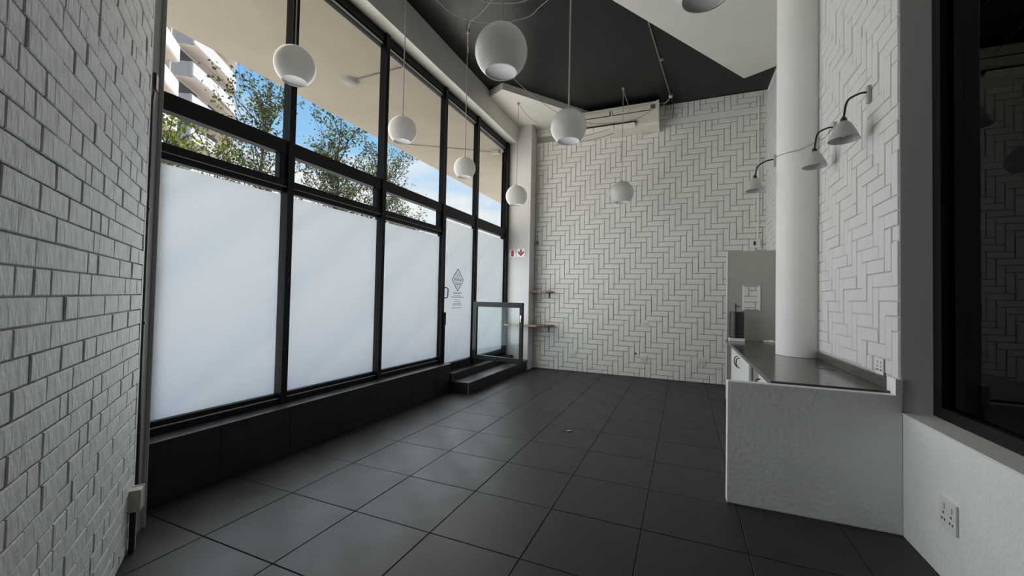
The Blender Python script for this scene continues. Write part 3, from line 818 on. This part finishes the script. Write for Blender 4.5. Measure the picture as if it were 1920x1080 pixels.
cupboard(3.53, 4.24, 'white base cupboard just behind the low half wall', handles=(1,))
cupboard(4.83, 6.50, 'white two-door base cupboard below the round column', handles=(1, -1))
tag(MB().box(.66, 1.26, 4.245, 4.825, 0, .858).build('appliance_panel', M['cupboard_grey'], bevel=.003), 'grey panel filling the gap between the two white cupboards', 'panel')
tag(MB().box(.655, 1.26, 6.505, 6.985, 0, .858).build('end_panel', M['cupboard_grey'], bevel=.003), 'grey end panel below the worktop by the partition', 'panel')

# partition behind the worktop with a small framed hatch
pt = empty('partition_board', 'grey upright partition board at the end of the worktop', 'partition', (.61, 7.0, 0))
pb = MB(); hx0, hx1, hz0, hz1 = .816, 1.033, 1.362, 1.709
pb.box(.612, hx0, 7.0, 7.04, 0, 2.245).box(hx1, XR - .012, 7.0, 7.04, 0, 2.245).box(hx0, hx1, 7.0, 7.04, 0, hz0).box(hx0, hx1, 7.0, 7.04, hz1, 2.245)
add(pt, 'board', pb, M['partition'])
add(pt, 'edge_strip', MB().box(.598, .612, 6.996, 7.044, 0, 2.247), M['cupboard'])
hf = MB().box(hx0 - .008, hx0 + .012, 6.985, 7.045, hz0 - .012, hz1 + .012).box(hx1 - .016, hx1 + .008, 6.985, 7.045, hz0 - .012, hz1 + .012)
add(pt, 'hatch_frame', hf, M['cupboard'])
add(pt, 'hatch_frame', MB().box(hx0 + .012, hx1 - .016, 6.985, 7.045, hz0 - .012, hz0 + .006).box(hx0 + .012, hx1 - .016, 6.985, 7.045, hz1 - .006, hz1 + .012), M['partition'])

urn = empty('drink_urn', 'black cylindrical container with a pump tap on a white block, against the partition', 'container', (.715, 6.80, .90))
add(urn, 'base_block', MB().box(.617, .812, 6.71, 6.90, .901, .945), M['cupboard'], bevel=.004)
add(urn, 'drum', MB().lathe([(.094, .946), (.0965, .952), (.0965, 1.318), (.093, 1.328), (.02, 1.33)], (.715, 6.805, 0), 40), M['black_plastic'], smooth=False)
add(urn, 'tap', MB().lathe([(.010, 1.33), (.010, 1.40), (.018, 1.402), (.018, 1.412), (.008, 1.414), (.008, 1.432), (.016, 1.434), (.014, 1.446)], (.70, 6.80, 0), 16).tube([(.70, 6.80, 1.408), (.745, 6.79, 1.408), (.757, 6.788, 1.400)], .007, 8), M['black_plastic'])

def cloth_blob():
    mb = MB(); n, k = 22, 9; rnd = random.Random(12)
    for i in range(n + 1):
        for j in range(k + 1):
            u, v = i / n, j / k
            h = .034 * math.sin(math.pi * v) ** .7 * (.55 + .45 * math.sin(7 * u + 2 * v) ** 2) * math.sin(math.pi * min(max(u, .02), .98)) ** .4 + .002
            mb.v.append((1.065 + .19 * u + .006 * math.sin(9 * v), 6.81 + .12 * v + .02 * math.sin(5 * u), .9015 + h + rnd.uniform(-.002, .002)))
    for i in range(n):
        for j in range(k):
            a = i * (k + 1) + j
            mb.f.append((a, a + k + 1, a + k + 2, a + 1))
    b = len(mb.v)
    mb.v += [(x, y, .9008) for x, y, z in mb.v[:b]]
    for i in range(n):
        for j in range(k):
            a = b + i * (k + 1) + j
            mb.f.append((a, a + 1, a + k + 2, a + k + 1))
    return mb
tag(cloth_blob().build('crumpled_cloth', M['cloth'], smooth=True), 'crumpled white cloth on the worktop by the round column', 'cloth')

# ------------------------------------------------------------------ sockets, signs, hook, shelves
def socket(c, nrm, wd_, hh, label, cat='socket', pins=True, grp=None):
    """plate on a wall; c centre on wall surface"""
    c = Vector(c); nrm = Vector(nrm); tg = Vector((-nrm.y, nrm.x, 0)); up = Vector((0, 0, 1))
    t = empty('wall_socket', label, cat, c, grp)
    add(t, 'plate', MB().obox(c + nrm * .005, tg * wd_ / 2, up * hh / 2, nrm * .005), M['socket'], bevel=.003)
    add(t, 'rocker', MB().obox(c + nrm * .012 + up * hh * .25 + tg * wd_ * .22, tg * wd_ * .09, up * hh * .10, nrm * .004), M['socket'])
    add(t, 'rocker', MB().obox(c + nrm * .012 + up * hh * .25 - tg * wd_ * .22, tg * wd_ * .09, up * hh * .10, nrm * .004), M['socket'])
    ho = MB()
    for s_ in (-1, 1):
        for (a, b) in ((0, .12), (-.10, -.10), (.10, -.10)):
            p = c + nrm * .0104 + tg * (s_ * wd_ * .23 + a * wd_ * .8) + up * (b * hh - hh * .12)
            ho.obox(p, tg * .0055, up * .0055, nrm * .0006)
    h_ = add(t, 'pin_holes', ho, M['hole']); h_['kind'] = 'stuff'
    return t
SG = 'double sockets on the herringbone wall'
yb_ = YB - .0125
socket((-2.07, yb_, .362), (0, -1, 0), .13, .12, 'white double socket low on the herringbone wall, closest to the steps', grp=SG)
socket((-.70, yb_, .368), (0, -1, 0), .13, .12, 'white double socket low on the herringbone wall below a round hole', grp=SG)
socket((.298, yb_, .387), (0, -1, 0), .13, .13, 'white double socket low on the herringbone wall, closest to the counter', grp=SG)
socket((-.683, yb_, 1.034), (0, -1, 0), .13, .12, 'white double socket at waist height on the herringbone wall', grp=SG)
socket((XR - .001, 2.905, .367), (-1, 0, 0), .15, .155, 'white double socket on the plaster wall below the dark window')
socket((XR - .0125, 3.685, 1.035), (-1, 0, 0), .12, .115, 'white double socket just above the worktop upstand')
tag(MB().lathe([(.018, 0), (.018, .004)], (0, 0, 0), 18).build('wall_hole', M['hole']), 'small round dark hole in the herringbone wall', 'hole')
hole = bpy.data.objects['wall_hole']; hole.rotation_euler = (math.pi / 2, 0, 0); hole.location = (-.842, YB - .0105, .447)

def sign(x, z, s_, label, kind):
    y = 7.7995
    t = empty('safety_sign', label, 'sign', (x, y, z), 'safety signs on the pier')
    add(t, 'plate', MB().box(x - s_ / 2, x + s_ / 2, y - .006, y, z - s_ / 2, z + s_ / 2), M['sign_white'], bevel=.002)
    yy = y - .0068
    mb = MB()
    def poly(pts):
        b = len(mb.v); mb.v += [(x + px_ * s_, yy, z + pz * s_) for px_, pz in pts] + [(x + px_ * s_, yy + .0008, z + pz * s_) for px_, pz in pts]
        n = len(pts); mb.f.append(tuple(b + i for i in range(n)))
    if kind == 'arrow':
        poly([(-.11, .42), (.11, .42), (.11, -.02), (-.11, -.02)])
        poly([(0, -.42), (.38, -.02), (.38, .20), (.32, .22), (0, -.10), (-.32, .22), (-.38, .20), (-.38, -.02)])
        mb.f = mb.f[:1] + [tuple(range(8, 8))] if False else mb.f
        add(t, 'arrow', mb, M['sign_red'])
    else:
        poly([(-.19, -.42), (.17, -.42), (.17, .20), (.08, .28), (-.08, .28), (-.19, .20)])
        poly([(-.05, .28), (.05, .28), (.05, .40), (-.05, .40)])
        poly([(-.30, .26), (-.24, .24), (-.04, .36), (-.04, .42), (-.12, .40)])
        poly([(.05, .36), (.26, .36), (.34, .28), (.32, .06), (.38, .06), (.41, .30), (.30, .42), (.05, .42)])
        add(t, 'extinguisher', mb, M['sign_red'])
sign(-3.305, 2.397, .165, 'white sign with a red fire extinguisher pictogram on the pier', 'ext')
sign(-3.118, 2.400, .172, 'white sign with a red downward arrow on the pier', 'arrow')

hk = empty('wall_hook', 'small metal ring hook high on the herringbone wall near the pier', 'hook', (-2.873, YB - .012, 2.646))
add(hk, 'plate', MB().box(-2.893, -2.853, YB - .020, YB - .012, 2.66, 2.70), M['alu'])
add(hk, 'ring', MB().tube([(-2.873 + .030 * math.cos(a), YB - .035, 2.640 + .030 * math.sin(a)) for a in [i * math.pi / 8 for i in range(17)]], .006, 6), M['cord_dark'])

sh = empty('wall_shelf', 'upper short pine shelf in the corner beside the pier', 'shelf', (-2.70, 8.0, 1.60), 'pine shelves by the pier')
add(sh, 'board', MB().box(-2.928, -2.478, 7.86, YB - .013, 1.590, 1.612), M['wood'], bevel=.002)
add(sh, 'bracket', MB().box(-2.60, -2.575, 7.90, YB - .013, 1.572, 1.590).box(-2.60, -2.575, YB - .028, YB - .013, 1.47, 1.63).obox((-2.588, 7.93, 1.60), (.018, 0, 0), (0, .018, 0), (0, 0, .020)), M['cord_dark'])
add(sh, 'bracket_end', MB().obox((-2.50, 7.90, 1.605), (.03, 0, 0), (0, .012, 0), (0, 0, .012)), M['cord_dark'])
sh = empty('wall_shelf', 'lower longer pine shelf wrapping around the pier', 'shelf', (-2.70, 7.9, .90), 'pine shelves by the pier')
add(sh, 'board', MB().prism([(-3.40, 7.64), (-2.70, 7.64), (-2.47, 7.86), (-2.47, YB - .013), (-2.927, YB - .013), (-2.927, 7.796), (-3.40, 7.796)], .895, .923), M['wood'], bevel=.002)
add(sh, 'bracket', MB().box(-2.60, -2.575, 7.85, YB - .013, .877, .895).box(-2.60, -2.575, YB - .028, YB - .013, .78, .895), M['cord_dark'])

# white conduit drop in the corner of the back wall
cdp = empty('conduit_drop', 'white vertical conduit ending in a small box in the corner behind the column', 'conduit', (1.17, YB - .02, 2.5))
add(cdp, 'pipe', MB().tube([(1.17, YB - .024, 2.58), (1.17, YB - .024, 5.05)], .012, 8), M['socket'])
add(cdp, 'switch_box', MB().box(1.05, 1.20, YB - .05, YB - .012, 2.42, 2.56), M['socket'], bevel=.006)
add(cdp, 'clip', MB().box(1.10, 1.13, YB - .056, YB - .05, 2.46, 2.53), M['hole'])

# floor box
fb = empty('floor_box', 'small open floor outlet with loose broken edges in the tiles', 'floor outlet', (-1.17, 4.47, 0))
add(fb, 'opening', MB().box(-1.225, -1.115, 4.40, 4.545, -.004, .0016), M['hole'])
add(fb, 'socket_insert', MB().obox((-1.165, 4.43, .006), (.022, .004, .004), (-.003, .016, 0), (0, 0, .004)).obox((-1.135, 4.46, .004), (.012, 0, 0), (0, .006, 0), (0, 0, .003)), M['alu'])
add(fb, 'broken_rim', MB().box(-1.235, -1.222, 4.39, 4.55, 0, .004).box(-1.225, -1.12, 4.543, 4.555, 0, .004), M['cord_dark'])

# junction box, cable pipe and call point at the corner trim
PC = P0 + DL * .055 + NL * .0
jb = empty('junction_box', 'cream metal junction box low at the corner of the brick wall', 'junction box', P0 + DL * -.02 + Vector((0, 0, .30)))
cj = P0 + DL * -.10 + NL * .034 + Vector((0, 0, .290))
add(jb, 'box', MB().obox(cj, DL * .032, NL * .028, (0, 0, .06)), M['box_cream'], bevel=.004)
add(jb, 'lid', MB().obox(cj + DL * .037, DL * .004, NL * .032, (0, 0, .064)), M['socket'], bevel=.002)
add(jb, 'lug', MB().obox(cj + DL * .046 + Vector((0, 0, .028)) + NL * .008, DL * .006, NL * .014, (0, 0, .012)), M['socket'])
pp = empty('cable_pipe', 'black cable pipe running up the end of the brick wall', 'pipe', PC)
add(pp, 'pipe', MB().tube([PC + Vector((0, 0, .005)), PC + Vector((0, 0, 2.60)), PC + DL * .035 + Vector((0, 0, 2.68))], .017, 10), M['black_plastic'])
add(pp, 'conduit_tail', MB().tube([cj + NL * -.008 + DL * -.012 + Vector((0, 0, -.06)), cj + NL * -.008 + DL * -.012 + Vector((0, 0, -.285))], .014, 8), M['black_plastic'])
add(pp, 'conduit_tail', MB().tube([cj + NL * -.005 + DL * .028 + Vector((0, 0, -.06)), cj + NL * -.005 + DL * .022 + Vector((0, 0, -.2)), cj + NL * -.005 + DL * .010 + Vector((0, 0, -.285))], .010, 8), M['cord'])
for zz in (.62, 1.27, 1.95):
    add(pp, 'clip', MB().obox(PC + Vector((0, 0, zz)), DL * .022, NL * .020, (0, 0, .008)), M['cord_dark'])
cp_ = P0 + DL * .115 + NL * -.004 + Vector((0, 0, 2.745))
cpt = empty('call_point', 'small dark red call point with a white front on the corner trim', 'call point', cp_)
add(cpt, 'housing', MB().obox(cp_, DL * .042, NL * .024, (0, 0, .05)), M['red_box'], bevel=.005)
add(cpt, 'front', MB().obox(cp_ + DL * .046, DL * .006, NL * .020, (0, 0, .044)), M['sign_white'], bevel=.004)

# ------------------------------------------------------------------ outside
tag(MB().box(-70, -3.52, -40, 80, .0, .28).build('pavement', M['pavement']), 'pale pavement and street outside the shopfront', 'pavement', kind='structure')
tag(MB().box(-5.575, -3.512, -8, 24, 4.552, 4.85).build('canopy', M['soffit'], bevel=.01), 'beige plastered canopy over the pavement outside', 'canopy', kind='structure')
tag(MB().box(-3.60, -3.51, -4, 1.54, 0, 5.4).box(-3.60, -3.51, 7.80, 14, 0, 5.4).box(-3.62, -3.512, 1.5, 5.40, 0, .43).build('wall_outer', M['plaster']), 'outer face of the shop wall beside the glazing', 'wall', kind='structure')
cf = empty('canopy_light', 'round white bulkhead lamp under the canopy, seen through the third bay', 'lamp', (-4.462, 4.398, 4.55))
add(cf, 'dome', MB().lathe([(.03, -.062), (.085, -.055), (.112, -.03), (.118, 0)], (-4.462, 4.398, 4.551), 28), M['globe'], smooth=True)
add(cf, 'collar', MB().lathe([(.125, -.014), (.125, 0)], (-4.462, 4.398, 4.551), 28), M['ac'])
add(cf, 'conduit', MB().tube([(-4.36, 4.396, 4.541), (-3.53, 4.376, 4.541)], .008, 8), M['cord'])
cs = empty('canopy_sensor', 'small beige sensor box with a cable under the canopy near the pier', 'sensor', (-3.70, 7.66, 4.54))
add(cs, 'housing', MB().box(-3.78, -3.60, 7.62, 7.70, 4.49, 4.551), M['ac'], bevel=.004)
add(cs, 'cable', MB().tube([(-3.78, 7.66, 4.54), (-4.3, 7.3, 4.542), (-5.2, 6.7, 4.542)], .006, 6), M['cord'])

# apartment block far across the street
UB = Vector((-.537, .843, 0)).normalized(); NB = Vector((.843, .537, 0))
bl = empty('apartment_building', 'white apartment block with curved balconies across the street', 'building', (-38, 22, .28))
C0 = Vector((-35.75, 19.15, 0))
WALLB = C0 - NB * 1.25
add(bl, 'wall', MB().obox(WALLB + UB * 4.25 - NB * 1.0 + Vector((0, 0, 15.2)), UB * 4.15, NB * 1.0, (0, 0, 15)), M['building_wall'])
zs = [18.30 + 2.56 * k for k in range(-6, 5)]
for z in zs:
    out_ = [C0 + UB * s_ for s_ in (0, 2, 4)]
    out_ += [C0 + UB * (4 + 4.4 * math.sin(a)) - NB * (1.25 * (1 - math.cos(a))) for a in [i * math.pi / 2 / 8 for i in range(1, 9)]]
    inner = [p - NB * .14 for p in out_]
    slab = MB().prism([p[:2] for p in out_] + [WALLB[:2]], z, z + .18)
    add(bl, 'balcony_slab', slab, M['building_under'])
    par = MB()
    for i in range(len(out_) - 1):
        a, b = out_[i], out_[i + 1]; ai, bi = inner[i], inner[i + 1]
        par.prism([a[:2], b[:2], bi[:2], ai[:2]], z + .002, z + 1.2)
    add(bl, 'parapet', par, M['building'])
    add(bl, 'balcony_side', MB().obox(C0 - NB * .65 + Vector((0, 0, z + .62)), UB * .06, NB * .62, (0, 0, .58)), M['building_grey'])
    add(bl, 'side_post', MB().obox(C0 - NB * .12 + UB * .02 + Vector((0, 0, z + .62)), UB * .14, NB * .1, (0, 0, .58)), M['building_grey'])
    add(bl, 'window', MB().obox(WALLB + UB * 1.6 + NB * .02 + Vector((0, 0, z + 1.3)), UB * 1.2, NB * .03, (0, 0, 1.05)), M['glass_dark'])
    add(bl, 'window', MB().obox(WALLB + UB * 5.3 + NB * .02 + Vector((0, 0, z + 1.3)), UB * .8, NB * .03, (0, 0, 1.05)), M['glass_dark'])
# the neighbouring stack of balconies, set forward
U2 = Vector((-.717, .697, 0)); N2 = Vector((.697, .717, 0)); E = Vector((-34.03, 17.25, 0))
for z in [18.05 + 2.57 * k for k in range(-6, 4)]:
    add(bl, 'parapet', MB().obox(E - U2 * 3.0 + Vector((0, 0, z + .62)), U2 * 3.0, N2 * .08, (0, 0, .55)), M['building'])
    add(bl, 'balcony_slab', MB().obox(E - U2 * 3.0 - N2 * .8 + Vector((0, 0, z + .08)), U2 * 3.0, N2 * .75, (0, 0, .08)), M['building_under'])
    add(bl, 'balcony_post', MB().obox(E - U2 * .08 - N2 * .5 + Vector((0, 0, z + 1.3)), U2 * .07, N2 * .07, (0, 0, 1.25)), M['building'])
    add(bl, 'window', MB().obox(E - U2 * 1.6 - N2 * 1.40 + Vector((0, 0, z + 1.3)), U2 * 1.3, N2 * .04, (0, 0, 1.05)), M['glass_dark'])
add(bl, 'wall', MB().obox(E - U2 * 3.2 - N2 * 2.4 + Vector((0, 0, 14.2)), U2 * 3.0, N2 * 1.0, (0, 0, 14)), M['building_wall'])

# street trees
def tree(base, top, spread, nb, leaves, label, m, seed, lean=(0, 0), name='street_tree', z_first=1.2):
    rnd = random.Random(seed)
    t = empty(name, label, 'tree', (base[0], base[1], .28), 'thin street trees outside the glazing')
    br = MB(); lf = MB()
    h = top - .28
    trunk = [Vector((base[0], base[1], .27))]
    for i in range(1, 9):
        f = i / 8
        trunk.append(Vector((base[0] + lean[0] * f + rnd.uniform(-.05, .05), base[1] + lean[1] * f + rnd.uniform(-.05, .05), .28 + h * .86 * f)))
    add(t, 'trunk', MB().tube(trunk, .055, 7, taper=.012), M['bark'], smooth=True)
    tips = []
    for k in range(nb):
        f = rnd.uniform(.30, .98); p = trunk[0].lerp(trunk[-1], f)
        idx = min(int(f * 8), 7); p = trunk[idx].lerp(trunk[idx + 1], f * 8 - idx)
        az = rnd.uniform(0, 2 * math.pi); L = spread * rnd.uniform(.55, 1.1) * (1.15 - .55 * f)
        d = Vector((math.cos(az), math.sin(az), rnd.uniform(.55, 1.3))).normalized()
        q = [p]
        for s_ in range(1, 6):
            d = (d + Vector((rnd.uniform(-.25, .25), rnd.uniform(-.25, .25), rnd.uniform(-.08, .28)))).normalized()
            q.append(q[-1] + d * (L / 5))
        br.tube(q, .018 * (1.2 - .5 * f), 5, taper=.004)
        for s_ in range(1, 6):
            for _ in range(2):
                d2 = (d + Vector((rnd.uniform(-1, 1), rnd.uniform(-1, 1), rnd.uniform(-.4, .8)))).normalized()
                q2 = [q[s_], q[s_] + d2 * L * .16, q[s_] + d2 * L * .30 + Vector((0, 0, .05))]
                br.tube(q2, .006, 4, taper=.002, cap=False)
                tips.append(q2)
        tips.append(q)
    for _ in range(leaves):
        q = rnd.choice(tips); i = rnd.randrange(len(q) - 1); c = q[i].lerp(q[i + 1], rnd.random()) + Vector([rnd.gauss(0, .075) for _ in range(3)])
        a = Vector([rnd.gauss(0, 1) for _ in range(3)]); a.z = a.z * .6 - .5; a.normalize()
        b = a.cross(Vector([rnd.gauss(0, 1) for _ in range(3)])).normalized()
        n_ = a.cross(b)
        l, w_ = rnd.uniform(.06, .10), rnd.uniform(.02, .034)
        k = len(lf.v)
        lf.v += [tuple(c), tuple(c + a * l * .5 + b * w_ + n_ * .006), tuple(c + a * l), tuple(c + a * l * .5 - b * w_ + n_ * .006)]
        lf.f.append((k, k + 1, k + 2, k + 3))
    b_ = add(t, 'branches', br, M['bark']); b_['kind'] = 'stuff'
    l_ = add(t, 'foliage', lf, m); l_['kind'] = 'stuff'
    return t
tree((-9.0, 6.1), 6.7, 1.9, 40, 2700, 'thin young street tree in front of the white apartment block', M['leaf'], 21, (0, .3))
tree((-9.0, 8.5), 7.0, 2.0, 54, 4300, 'thin street tree seen through the second bay against blue sky', M['leaf'], 33)
tree((-9.2, 10.6), 6.5, 2.0, 54, 4300, 'thin street tree seen through the third bay at the end of the row', M['leaf'], 45, (0, .2))
tree((-8.6, 4.2), 4.9, 1.2, 28, 1500, 'low yellow-green street tree close to the brick wall corner', M['leaf_yellow'], 57)
tree((-9.6, 5.5), 5.4, 1.3, 26, 1100, 'yellow-green street sapling between the first two street trees', M['leaf_yellow'], 61, (0, .2))
tree((-9.6, 12.9), 4.8, 1.3, 28, 1300, 'lowest thin street tree below the blue sky near the door', M['leaf'], 77)
